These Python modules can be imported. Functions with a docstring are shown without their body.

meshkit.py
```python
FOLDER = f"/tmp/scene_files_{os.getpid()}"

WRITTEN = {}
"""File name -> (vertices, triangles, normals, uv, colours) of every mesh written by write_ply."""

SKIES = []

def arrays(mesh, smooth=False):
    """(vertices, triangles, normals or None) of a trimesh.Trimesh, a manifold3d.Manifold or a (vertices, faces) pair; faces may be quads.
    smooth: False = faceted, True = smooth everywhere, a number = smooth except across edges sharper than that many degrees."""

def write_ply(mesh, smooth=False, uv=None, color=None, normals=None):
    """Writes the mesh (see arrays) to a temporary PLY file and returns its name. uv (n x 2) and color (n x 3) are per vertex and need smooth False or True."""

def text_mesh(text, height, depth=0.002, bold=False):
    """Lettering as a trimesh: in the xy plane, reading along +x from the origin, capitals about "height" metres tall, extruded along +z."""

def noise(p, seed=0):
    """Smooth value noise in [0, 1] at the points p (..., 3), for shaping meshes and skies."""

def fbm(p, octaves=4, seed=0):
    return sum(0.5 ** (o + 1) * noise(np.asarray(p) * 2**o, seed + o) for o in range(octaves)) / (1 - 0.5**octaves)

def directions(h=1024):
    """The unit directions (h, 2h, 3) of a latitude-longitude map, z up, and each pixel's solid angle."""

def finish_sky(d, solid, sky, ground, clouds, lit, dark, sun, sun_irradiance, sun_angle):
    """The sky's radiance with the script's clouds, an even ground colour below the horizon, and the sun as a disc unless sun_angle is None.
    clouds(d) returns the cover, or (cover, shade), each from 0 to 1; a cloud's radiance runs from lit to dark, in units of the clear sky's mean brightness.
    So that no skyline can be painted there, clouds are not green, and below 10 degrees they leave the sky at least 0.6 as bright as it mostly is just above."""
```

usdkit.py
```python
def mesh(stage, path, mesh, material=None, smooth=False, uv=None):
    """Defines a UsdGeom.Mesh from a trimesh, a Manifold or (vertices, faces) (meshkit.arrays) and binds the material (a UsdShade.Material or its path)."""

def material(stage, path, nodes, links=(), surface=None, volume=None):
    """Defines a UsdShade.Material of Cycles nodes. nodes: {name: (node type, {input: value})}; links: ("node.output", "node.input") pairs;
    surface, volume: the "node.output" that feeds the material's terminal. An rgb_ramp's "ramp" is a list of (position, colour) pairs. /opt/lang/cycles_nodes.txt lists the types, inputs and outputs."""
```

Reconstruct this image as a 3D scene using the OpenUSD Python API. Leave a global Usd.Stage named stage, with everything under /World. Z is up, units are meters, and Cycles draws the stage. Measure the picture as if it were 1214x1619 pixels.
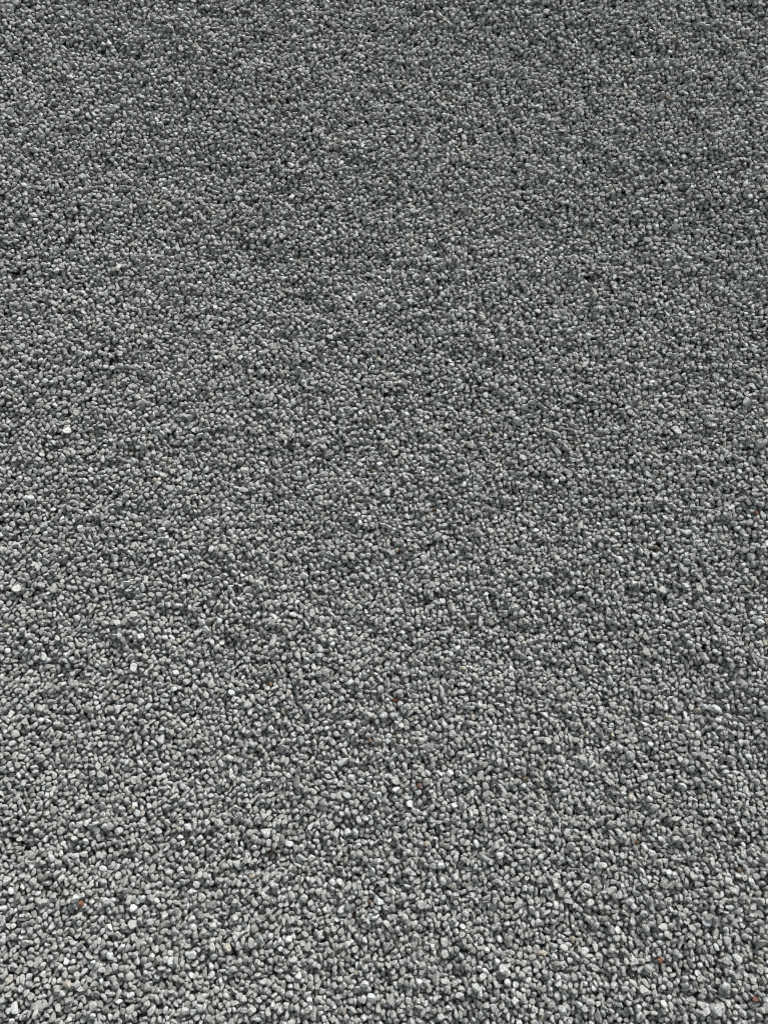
import math
import numpy as np
import trimesh
import usdkit
import meshkit
from pxr import Usd, UsdGeom, UsdLux, UsdShade, Gf, Sdf, Vt

stage = Usd.Stage.CreateInMemory()
UsdGeom.SetStageUpAxis(stage, UsdGeom.Tokens.z)
UsdGeom.SetStageMetersPerUnit(stage, 1.0)
UsdGeom.Xform.Define(stage, '/World')
UsdGeom.Scope.Define(stage, '/World/Looks')

# ------------------------------------------------------------------ camera, sky, light
SLOPE = math.radians(26.0)          # the face of the gravel heap rises away from the camera
PITCH = math.radians(72.5)          # camera pitch measured against that face
STAND = 1.19                        # distance of the camera from the face
F_MM, AP = 26.0, 26.0               # focal length, horizontal aperture
CS, SN = math.cos(SLOPE), math.sin(SLOPE)
ROT = np.array([[1, 0, 0], [0, CS, -SN], [0, SN, CS]])      # face frame (across, up the face, out of it) -> world
EYE = ROT @ np.array([0, 0, STAND])

cam = UsdGeom.Camera.Define(stage, '/World/camera')
cam.AddTranslateOp().Set(Gf.Vec3d(*map(float, EYE)))
cam.AddRotateXOp().Set(90.0 - math.degrees(PITCH - SLOPE))
cam.CreateFocalLengthAttr(F_MM)
cam.CreateHorizontalApertureAttr(AP)
cam.CreateClippingRangeAttr(Gf.Vec2f(0.05, 5000.0))
EXPOSURE = 2.93
cam.CreateExposureAttr(EXPOSURE)

SUN = np.array([0.36, 0.54, 0.90])
SUN = SUN / np.linalg.norm(SUN)
sun_el, sun_rot = math.asin(SUN[2]), math.atan2(SUN[0], SUN[1])
sky_mat = usdkit.material(stage, '/World/Looks/overcast_sky', {
    'tc': ('texture_coordinate', {}),
    'sky': ('sky_texture', {'sky_type': 'single_scattering', 'sun_disc': False, 'sun_elevation': sun_el, 'sun_rotation': sun_rot}),
    'n': ('noise_texture', {'scale': 2.2, 'detail': 5.0, 'roughness': 0.55}),
    'cl': ('rgb_ramp', {'ramp': [(0.25, (2.1, 2.15, 2.17)), (0.75, (3.2, 3.25, 3.25))]}),
    'm': ('mix', {'fac': 0.88}),
    'bg': ('background_shader', {'strength': 0.05}),
}, [('tc.generated', 'n.vector'), ('n.fac', 'cl.fac'), ('sky.color', 'm.color1'), ('cl.color', 'm.color2'), ('m.color', 'bg.color')],
    surface='bg.background')
dome = UsdLux.DomeLight.Define(stage, '/World/sky')
UsdShade.MaterialBindingAPI.Apply(dome.GetPrim()).Bind(sky_mat)
dome.GetPrim().SetCustomDataByKey('kind', 'structure')
sun = UsdLux.DistantLight.Define(stage, '/World/sun')
sun.CreateNormalizeAttr(True)
sun.CreateIntensityAttr(0.4)
sun.CreateAngleAttr(20.0)
sun.CreateColorAttr(Gf.Vec3f(1.0, 0.988, 0.970))
zax = Gf.Vec3d(*map(float, SUN))
sun.AddOrientOp().Set(Gf.Quatf(Gf.Rotation(Gf.Vec3d(0, 0, 1), zax).GetQuat()))

# ------------------------------------------------------------------ materials
def stone_material(name, ramp, bump=0.8):
    """Porous matt stone: the tone varies from stone to stone, fine dark pores and pale dust on each."""
    return usdkit.material(stage, '/World/Looks/' + name, {
        'oi': ('object_info', {}),
        'tc': ('texture_coordinate', {}),
        'off': ('vector_math', {'math_type': 'add'}),
        'tone': ('rgb_ramp', {'ramp': ramp}),
        'mott': ('noise_texture', {'scale': 2.6, 'detail': 3.0, 'roughness': 0.6}),
        'mr': ('rgb_ramp', {'ramp': [(0.3, (0.78, 0.78, 0.775)), (0.7, (1.18, 1.18, 1.175))]}),
        'mul': ('vector_math', {'math_type': 'multiply'}),
        'pore': ('noise_texture', {'scale': 7.5, 'detail': 2.0, 'roughness': 0.5}),
        'pr': ('rgb_ramp', {'ramp': [(0.33, (0.36, 0.355, 0.34)), (0.45, (1.0, 1.0, 1.0))]}),
        'mul2': ('vector_math', {'math_type': 'multiply'}),
        'b': ('bump', {'strength': bump, 'distance': 0.0016}),
        'p': ('principled_bsdf', {'roughness': 0.95, 'specular_ior_level': 0.15}),
    }, [('oi.random', 'tone.fac'), ('tc.object', 'off.vector1'), ('oi.location', 'off.vector2'),
        ('off.vector', 'mott.vector'), ('off.vector', 'pore.vector'),
        ('mott.fac', 'mr.fac'), ('tone.color', 'mul.vector1'), ('mr.color', 'mul.vector2'),
        ('pore.fac', 'pr.fac'), ('mul.vector', 'mul2.vector1'), ('pr.color', 'mul2.vector2'),
        ('mul2.vector', 'p.base_color'), ('pore.fac', 'b.height'), ('b.normal', 'p.normal')], surface='p.BSDF')


GREY = [(0.0, (0.115, 0.115, 0.110)), (0.12, (0.158, 0.159, 0.152)), (0.5, (0.184, 0.187, 0.180)), (0.8, (0.207, 0.210, 0.204)),
        (0.93, (0.24, 0.244, 0.238)), (0.992, (0.28, 0.284, 0.28)), (0.994, (0.175, 0.168, 0.148)), (1.0, (0.19, 0.18, 0.155))]
mat_grey = stone_material('grey_stone', GREY)
mat = {
    'grey': mat_grey,
    'white': stone_material('pale_stone', [(0, (0.23, 0.235, 0.235)), (1, (0.285, 0.29, 0.29))], 0.35),
    'tan': stone_material('tan_stone', [(0, (0.165, 0.150, 0.122)), (1, (0.200, 0.184, 0.154))]),
    'rust': stone_material('rust_stone', [(0, (0.072, 0.035, 0.024)), (1, (0.098, 0.050, 0.034))]),
    'brown': stone_material('brown_stone', [(0, (0.065, 0.048, 0.036)), (1, (0.09, 0.068, 0.05))]),
    'dark': stone_material('dark_grey_stone', [(0, (0.10, 0.10, 0.098)), (1, (0.125, 0.126, 0.123))]),
}
mat_ground = usdkit.material(stage, '/World/Looks/gravel_ground', {
    'g': ('geometry', {}),
    'v': ('voronoi_texture', {'scale': 150.0, 'feature': 'f1'}),
    'e': ('voronoi_texture', {'scale': 150.0, 'feature': 'distance_to_edge'}),
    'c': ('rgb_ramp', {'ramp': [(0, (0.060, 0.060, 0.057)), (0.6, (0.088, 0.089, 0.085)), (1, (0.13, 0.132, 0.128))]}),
    'b': ('bump', {'strength': 0.9, 'distance': 0.004}),
    'p': ('principled_bsdf', {'roughness': 0.95, 'specular_ior_level': 0.15}),
}, [('g.position', 'v.vector'), ('g.position', 'e.vector'), ('v.color', 'c.fac'), ('c.color', 'p.base_color'),
    ('e.distance', 'b.height'), ('b.normal', 'p.normal')], surface='p.BSDF')

# ------------------------------------------------------------------ relief of the heap's face (metres, in the face frame)
def relief(u, v):
    """Gentle hollows and mounds: a few slanting swells and shallow irregular lumps."""
    u, v = np.asarray(u, float), np.asarray(v, float)
    p = np.stack([u.ravel(), v.ravel(), np.full(u.size, 0.37)], 1)
    a = meshkit.fbm(p * np.array([2.6, 3.2, 1.0]) + 3.1, octaves=2)
    b = meshkit.fbm(p * np.array([8.0, 9.0, 1.0]) + 17.7, octaves=2)
    d = (u + 0.8 * v).ravel()
    swell = np.sin(d * 9.0 + 2.0 * a)
    c = meshkit.fbm(p * np.array([19.0, 22.0, 1.0]) + 41.3, octaves=1)
    lie = 0.06 * (u * u).ravel() + 0.04 * (v * np.abs(v)).ravel()     # slightly hollow across and towards the foot
    return (0.016 * a + 0.007 * b + 0.003 * c + 0.003 * swell + lie).reshape(u.shape)


# ------------------------------------------------------------------ stone shapes
rng = np.random.default_rng(20240611)
ICO_FINE, ICO = trimesh.creation.icosphere(4), trimesh.creation.icosphere(3)
N_SHAPE = 72


def shape_points(dirs, seed):
    """A sub-rounded broken stone of about unit diameter: soft intersection of random half spaces, then a rough skin."""
    r = np.random.default_rng(seed)
    n = r.normal(size=(r.integers(7, 11), 3))
    n /= np.linalg.norm(n, axis=1, keepdims=True)
    d = r.uniform(0.64, 0.98, len(n))
    power = r.uniform(26, 60)
    s = (np.maximum(dirs @ n.T, 0) / d) ** power
    rad = (s.sum(1) + 0.78 ** power) ** (-1 / power)
    p = dirs * rad[:, None]
    kind = r.random()
    ax = np.array([1.0, r.uniform(0.70, 0.95), r.uniform(0.58, 0.85)])
    if kind < 0.14:
        ax = np.array([1.35, r.uniform(0.62, 0.78), r.uniform(0.5, 0.66)])
    elif kind < 0.17:
        ax = np.array([1.15, 0.95, r.uniform(0.42, 0.5)])
    p = p * ax / (ax.prod() ** (1 / 3))
    q = dirs * 1.7 + r.uniform(-50, 50, 3)
    p = p * (1 + 0.14 * meshkit.fbm(q, octaves=2) + 0.15 * meshkit.fbm(q * 3.1, octaves=2))[:, None]
    p -= (p.max(0) + p.min(0)) / 2
    return p * (0.5 / np.linalg.norm(p, axis=1).mean())


fine = [shape_points(ICO_FINE.vertices, 500 + i) for i in range(N_SHAPE)]
coarse = [shape_points(ICO.vertices, 500 + i) for i in range(N_SHAPE)]
MEAN = 0.0064                       # mean stone diameter, metres


def quat_matrix(q):
    x, y, z, w = q.T
    return np.stack([1 - 2 * (y * y + z * z), 2 * (x * y - z * w), 2 * (x * z + y * w), 2 * (x * y + z * w), 1 - 2 * (x * x + z * z), 2 * (y * z - x * w),
                     2 * (x * z - y * w), 2 * (y * z + x * w), 1 - 2 * (x * x + y * y)], -1).reshape(-1, 3, 3)


# variants: a shape, a way of lying and a size, each with the height maps of its upper and lower side
PX, WIN, N_VAR = 0.0005, 26, 2600
v_shape = rng.integers(0, N_SHAPE, N_VAR)
v_size = np.clip(MEAN * np.exp(rng.normal(0.0, 0.165, N_VAR)), 0.0046, 0.0098)
v_quat = np.zeros((N_VAR, 4))
v_top = np.full((N_VAR, WIN, WIN), -9.0, np.float32)
v_bot = np.full((N_VAR, WIN, WIN), 9.0, np.float32)
for i in range(N_VAR):
    q = rng.normal(size=(3, 4))
    q /= np.linalg.norm(q, axis=1, keepdims=True)
    zs = np.einsum('kj,nj->kn', quat_matrix(q)[:, 2], fine[v_shape[i]])
    q = q[np.argmin(zs.max(1) - zs.min(1))]
    v_quat[i] = q
    p = fine[v_shape[i]] @ quat_matrix(q[None])[0].T * v_size[i]
    cell = np.clip(np.floor(p[:, :2] / PX + WIN / 2).astype(int), 0, WIN - 1)
    np.maximum.at(v_top[i], (cell[:, 1], cell[:, 0]), p[:, 2])
    np.minimum.at(v_bot[i], (cell[:, 1], cell[:, 0]), p[:, 2])

# ------------------------------------------------------------------ the stones dropped one on another (on a patch that continues into itself)
NU, NV = 1976, 2236                 # 0.99 m across, 1.12 m up the face
CELL = 52
H = np.zeros((NV, NU), np.float32)
ID = np.full((NV, NU), -1, np.int32)
gu, gv = NU // CELL, NV // CELL
win = np.arange(WIN)
got = []
count = 0
cu, cv = np.meshgrid(np.arange(gu), np.arange(gv))
for step in range(104):
    ou, ov = rng.integers(0, CELL, 2)
    if step % 2:                    # rows, or columns, staggered at random so that no grid shows
        bu, bv = cu * CELL + rng.integers(0, NU, gv)[:, None], cv * CELL + ov
    else:
        bu, bv = cu * CELL + ou, cv * CELL + rng.integers(0, NV, gu)[None, :]
    some = rng.random(gu * gv) < 0.4
    bu, bv = bu.ravel()[some], bv.ravel()[some]
    n = len(bu)
    var = rng.integers(0, N_VAR, n)
    bot, top = v_bot[var], v_top[var]
    best = np.full(n, np.inf)
    pu, pv = np.zeros(n, int), np.zeros(n, int)
    for k in range(14):
        if k < 8:                  # where to fall
            tu, tv = rng.integers(0, CELL - WIN + 1, n), rng.integers(0, CELL - WIN + 1, n)
        else:                       # then roll a little way down
            tu, tv = pu + rng.integers(-3, 4, n), pv + rng.integers(-3, 4, n)
            out = (np.minimum(tu, tv) < 0) | (np.maximum(tu, tv) > CELL - WIN)
            tu, tv = np.where(out, pu, tu), np.where(out, pv, tv)
        here = H[(((bv + tv)[:, None] + win) % NV)[:, :, None], (((bu + tu)[:, None] + win) % NU)[:, None, :]]
        z = (here - bot).reshape(n, -1).max(1)
        better = z < best
        best[better], pu[better], pv[better] = z[better], tu[better], tv[better]
    pu, pv = pu + bu, pv + bv
    best -= 0.0005                  # a little settling
    iy, ix = ((pv[:, None] + win) % NV)[:, :, None], ((pu[:, None] + win) % NU)[:, None, :]
    here, new = H[iy, ix], best[:, None, None] + top
    ids = np.broadcast_to((count + np.arange(n))[:, None, None], new.shape)
    up = new > here
    ID[iy, ix] = np.where(up, ids, ID[iy, ix])
    H[iy, ix] = np.where(up, new, here)
    got.append(np.stack([(pu + WIN / 2) * PX, (pv + WIN / 2) * PX, best, var], 1))
    count += n
st = np.vstack(got)
var = st[:, 3].astype(int)
seen = np.bincount(ID[ID >= 0], minlength=count)
LEVEL = float(H.mean())
keep = np.nonzero((seen > 3) | ((seen > 0) & (st[:, 2] > LEVEL - 2.2 * MEAN)))[0]
print('stones', count, 'kept', len(keep), 'seen', int((seen > 6).sum()), 'level', LEVEL, 'rough', float(H.std()))

# the patch carried on over the whole face: every stone of every repeat has its own place in these lists
W, L = NU * PX, NV * PX
px, py, idx = [], [], []


def outside(u, v):
    """How far (metres) a point of the face lies outside the bed that is built stone by stone."""
    ragged = 0.10 * (meshkit.fbm(np.stack([u.ravel() * 5, v.ravel() * 5, np.zeros(u.size)], 1), octaves=3).reshape(u.shape) - 0.5)
    return np.maximum.reduce([np.abs(u) - 1.05 - 0.28 * np.maximum(v, 0), -0.78 - v, v - 2.0]) + ragged


for du in range(-3, 4):
    for dv in range(-2, 4):
        x, y = st[keep, 0] % W + du * W, st[keep, 1] % L + dv * L
        ok = outside(x, y) < rng.random(len(x)) * 0.16
        px.append(x[ok]), py.append(y[ok]), idx.append(keep[ok])
px, py, idx = np.concatenate(px), np.concatenate(py), np.concatenate(idx)
pz = st[idx, 2] - LEVEL
seen, var = seen[idx], var[idx]
quat, size, shp = v_quat[var], v_size[var].copy(), v_shape[var]
count = len(px)

# ------------------------------------------------------------------ the camera's view of a point of the face (to find which stones show largest)
def to_picture(p):
    d = p - np.array([0, 0, STAND])
    fwd, up = np.array([0, math.cos(PITCH), -math.sin(PITCH)]), np.array([0, math.sin(PITCH), math.cos(PITCH)])
    z = d @ fwd
    s = F_MM / AP / z
    return 0.5 + d[:, 0] * s, 0.5 * 1619 / 1214 - (d @ up) * s, z       # in picture widths from the top left corner


rel = relief(px, py)
centre = np.stack([px, py, pz + rel], 1)
sx, sy, depth = to_picture(centre)
sx, sy = sx * 1214, sy * 1214
inside = (sx > 6) & (sx < 1208) & (sy > 6) & (sy < 1613)

# ------------------------------------------------------------------ ground: one sheet, the heap and the yard around it
def heap_height(x, y):
    """World height of the sheet below the stones."""
    x, y = np.asarray(x, float), np.asarray(y, float)
    t = math.tan(SLOPE)
    foot, crest = -1.15, 4.6
    zf = foot * t
    up = y * t
    down = (2 * crest - y) * t
    h = -np.logaddexp(-up * 5, -down * 5) / 5
    side = (9.0 - np.abs(x)) * t + zf
    h = -np.logaddexp(-h * 5, -side * 5) / 5
    return np.logaddexp(h * 14, zf * 14) / 14


def axis(lo, hi, step, far):
    g = np.arange(lo, hi + 1e-6, step)
    out = np.geomspace(0.2, far, 26)
    return np.concatenate([(lo - out)[::-1], g, hi + out])


gx, gy = axis(-2.4, 2.4, 0.04, 400.0), axis(-1.6, 3.6, 0.04, 400.0)
gx2 = np.unique(np.concatenate([gx, np.arange(-11, 11.1, 0.4)]))
gy2 = np.unique(np.concatenate([gy, np.arange(-3, 13, 0.4)]))
X, Y = np.meshgrid(gx2, gy2)
Zh = heap_height(X, Y)
vv = Y / CS
fade = np.exp(-np.maximum(0, np.hypot(X / 3.0, (vv - 0.8) / 3.5) - 1) * 3)
Zh = Zh + (relief(X, vv) / CS) * fade - np.interp(outside(X, vv), [-0.06, 0.10], [0.030, 0.002])
verts = np.stack([X.ravel(), Y.ravel(), Zh.ravel()], 1)
ny_, nx_ = X.shape
a = (np.arange(ny_ - 1)[:, None] * nx_ + np.arange(nx_ - 1)).ravel()
quads = np.stack([a, a + 1, a + nx_ + 1, a + nx_], 1)
g = usdkit.mesh(stage, '/World/ground', (verts, quads), mat_ground, smooth=True)
g.GetPrim().SetCustomDataByKey('kind', 'structure')
g.GetPrim().SetCustomDataByKey('label', 'sloping bed of grey gravel below the loose stones')
g.GetPrim().SetCustomDataByKey('category', 'ground')

# ------------------------------------------------------------------ the stones that stand out, where the photograph has them
# (across, down) in the photograph's pixels, look, size in mean stones, what it looks like
FEATURES = [
    (624, 1110, 'rust', 1.05, 'rust red'), (131, 1426, 'rust', 0.95, 'dark rust red'), (1050, 1518, 'rust', 1.15, 'orange brown'),
    (1198, 1585, 'rust', 1.1, 'rust brown'), (660, 1243, 'rust', 0.8, 'small rust red'), (633, 876, 'rust', 0.95, 'rust brown'),
    (1197, 807, 'rust', 0.9, 'dark rust brown'), (430, 1344, 'brown', 0.9, 'dark brown'), (426, 1084, 'brown', 1.1, 'dark brown'),
    (831, 1238, 'brown', 0.9, 'dark brown'), (561, 1447, 'brown', 0.9, 'brown'), (588, 1427, 'brown', 0.8, 'small brown'),
    (905, 1478, 'tan', 1.0, 'dull tan'), (1168, 1377, 'brown', 1.0, 'brown'), (586, 1176, 'brown', 0.85, 'small brown'),
    (1041, 866, 'brown', 1.0, 'dark brown'), (1057, 160, 'brown', 1.0, 'dark brown'), (687, 806, 'rust', 0.75, 'small rust red'),
    (1012, 1331, 'rust', 0.7, 'tiny rust red'), (402, 1380, 'tan', 1.1, 'orange tan'), (530, 1375, 'tan', 1.3, 'wide tan'),
    (673, 1334, 'tan', 1.1, 'tan'), (507, 1437, 'tan', 1.1, 'pinkish tan'), (564, 1540, 'tan', 1.05, 'dull tan'),
    (858, 1608, 'tan', 1.4, 'large tan'), (855, 1504, 'tan', 1.35, 'large tan'), (1153, 1316, 'tan', 1.15, 'pale tan'),
    (737, 1057, 'tan', 1.1, 'tan'), (448, 1133, 'tan', 1.0, 'dull tan'), (1185, 1018, 'tan', 1.0, 'dull tan'),
    (972, 1163, 'tan', 0.9, 'orange tan'), (1104, 1121, 'tan', 1.1, 'dull tan'), (590, 744, 'tan', 1.0, 'ochre tan'),
    (237, 759, 'tan', 0.95, 'pinkish tan'), (268, 732, 'tan', 1.0, 'ochre tan'), (1020, 207, 'tan', 1.0, 'ochre tan'),
    (698, 37, 'tan', 1.1, 'dull tan'),
    (213, 1436, 'white', 1.35, 'near white oval'), (224, 1417, 'white', 1.2, 'near white blocky'), (28, 1600, 'white', 1.5, 'long near white'),
    (305, 1507, 'white', 1.5, 'large near white'), (171, 1507, 'white', 1.45, 'large near white'), (313, 1467, 'white', 1.3, 'near white'),
    (13, 1407, 'white', 1.2, 'near white'), (189, 1590, 'white', 1.45, 'large near white'), (161, 1552, 'white', 1.25, 'near white'),
    (547, 1315, 'white', 1.4, 'large near white'), (654, 1271, 'white', 1.4, 'large near white'), (597, 1263, 'white', 1.3, 'near white'),
    (459, 1334, 'white', 1.3, 'near white'), (603, 1421, 'white', 1.35, 'near white'), (660, 1548, 'white', 1.35, 'near white oval'),
    (568, 1522, 'white', 1.3, 'near white'), (586, 1581, 'white', 1.5, 'large near white'), (702, 1371, 'white', 1.25, 'near white'),
    (1157, 1515, 'white', 1.5, 'long near white'), (984, 1405, 'white', 1.35, 'near white'), (1058, 1383, 'white', 1.35, 'near white'),
    (1103, 1406, 'white', 0.9, 'small near white'), (1110, 1455, 'white', 1.4, 'near white'), (1206, 1583, 'white', 1.45, 'near white'),
    (370, 1101, 'white', 1.25, 'near white'), (349, 977, 'white', 1.25, 'near white'), (235, 1114, 'white', 1.2, 'near white'),
    (720, 1026, 'white', 1.35, 'near white'), (662, 1021, 'white', 1.4, 'near white'), (635, 1001, 'white', 1.3, 'near white'),
    (581, 840, 'white', 1.1, 'narrow near white'), (1097, 861, 'white', 1.6, 'large near white'), (1209, 863, 'white', 1.5, 'large near white'),
    (959, 1075, 'white', 1.4, 'near white'), (1092, 843, 'white', 1.4, 'near white'), (1003, 1045, 'white', 1.25, 'near white'),
    (606, 127, 'white', 1.4, 'pale'), (577, 230, 'white', 1.3, 'pale'), (1046, 26, 'white', 1.4, 'pale'), (1052, 105, 'white', 1.5, 'large pale'),
    (1176, 85, 'white', 1.3, 'pale'), (156, 191, 'white', 1.1, 'pale'),
    (616, 1492, 'dark', 1.4, 'dark grey'), (1208, 1371, 'dark', 1.5, 'dark grey flat'),
]
used_names = {}


def numbered(base):
    k = used_names.get(base, 0)
    used_names[base] = k + 1
    return base if k == 0 else f'{base}_{k:03d}'


def single_stone(name, i, scale, material, label, category, group=None):
    pts = coarse[shp[i]] @ quat_matrix(quat[i:i + 1])[0].T @ ROT.T
    foot = np.array([0, 0, pts[:, 2].min()])
    at = ROT @ centre[i] + foot * scale
    m = usdkit.mesh(stage, '/World/' + numbered(name), (pts - foot, ICO.faces), material, smooth=20)
    m.AddTranslateOp().Set(Gf.Vec3d(*map(float, at)))
    m.AddScaleOp().Set(Gf.Vec3f(float(scale)))
    prim = m.GetPrim()
    prim.SetCustomDataByKey('label', label)
    prim.SetCustomDataByKey('category', category)
    if group:
        prim.SetCustomDataByKey('group', group)


PART = ['', 'a twentieth', 'a tenth', 'three twentieths', 'a fifth', 'a quarter', 'three tenths', 'seven twentieths', 'two fifths', 'nine twentieths',
        'half', 'eleven twentieths', 'three fifths', 'thirteen twentieths', 'seven tenths', 'three quarters', 'four fifths', 'seventeen twentieths',
        'nine tenths', 'nineteen twentieths', '']


def place_words(x, y):
    """Where a point of the picture lies, in words, to the nearest twentieth."""
    a, b = int(round(x / 1214 * 20)), int(round((1619 - y) / 1619 * 20))
    return ({0: 'at left edge', 20: 'at right edge'}.get(a, PART[a] + ' across'), {0: 'at bottom edge', 20: 'at top edge'}.get(b, PART[b] + ' up'), (a, b))


single = np.zeros(count, bool)
NAME = {'rust': 'rust_coloured_stone', 'tan': 'tan_stone', 'brown': 'brown_stone', 'white': 'pale_stone', 'dark': 'dark_stone'}
labels = set()
elong = np.array([np.ptp(c @ np.linalg.svd(c, full_matrices=False)[2].T, axis=0) for c in coarse])
elong = elong[:, 0] / elong[:, 1]
for fx, fy, look, mag, words in FEATURES:
    ok = inside | ((np.abs(sx - 607) < 612) & (np.abs(sy - 809) < 814))
    d2 = (sx - fx) ** 2 + (sy - fy) ** 2
    score = seen * (MEAN / size) ** 0.3 - 2.2 * d2 - 1e6 * single - 1e6 * ~ok
    if 'long' in words or 'narrow' in words:
        score = score + np.where(elong[shp] > 1.4, 120, 0)
    i = int(np.argmax(score))
    single[i] = True
    scale = MEAN * mag
    centre[i, 2] += max(0.0, (scale - size[i]) * 0.35)
    across, upward, _ = place_words(fx, fy)
    label = f'{words} stone among grey gravel, {across} and {upward}'
    assert label not in labels, label
    labels.add(label)
    single_stone(NAME[look], i, scale, mat[look], label, 'stone')

# the grey stones that show largest
show = np.where(inside & ~single, seen / depth ** 2, 0)
taken, left = set(), 300 - len(FEATURES)
for i in np.argsort(-show):
    across, upward, spot = place_words(sx[i], sy[i])
    if left == 0:
        break
    if spot in taken:
        continue
    taken.add(spot)
    left -= 1
    single[i] = True
    single_stone('large_grey_stone', i, size[i] * 1.1, mat_grey, f'biggest plain grey stone on the gravel around {across} and {upward}', 'stone',
                 'biggest grey stones on top of the gravel')

# ------------------------------------------------------------------ the rest of the gravel, and the same bed going on beyond the frame
src = np.nonzero(~single)[0]
pos = centre[src]
print('instances', len(pos))
pi = UsdGeom.PointInstancer.Define(stage, '/World/gravel')
paths = []
for k in range(N_SHAPE):
    path = f'/World/gravel/stone_shapes/stone_{k + 1:03d}'
    usdkit.mesh(stage, path, (coarse[k], ICO.faces), mat_grey, smooth=20)
    paths.append(Sdf.Path(path))
pi.CreatePrototypesRel().SetTargets(paths)
pi.CreateProtoIndicesAttr(Vt.IntArray.FromNumpy(shp[src].astype(np.int32)))
pi.CreatePositionsAttr(Vt.Vec3fArray.FromNumpy(pos.astype(np.float32)))
pi.CreateScalesAttr(Vt.Vec3fArray.FromNumpy(np.repeat(size[src][:, None], 3, 1).astype(np.float32)))
pi.CreateOrientationsAttr(Vt.QuathArray.FromNumpy(quat[src].astype(np.float16)))
pi.AddRotateXOp().Set(math.degrees(SLOPE))
pi.GetPrim().SetCustomDataByKey('kind', 'stuff')
pi.GetPrim().SetCustomDataByKey('label', 'loose grey gravel of small porous stones covering the whole slope')
pi.GetPrim().SetCustomDataByKey('category', 'gravel')
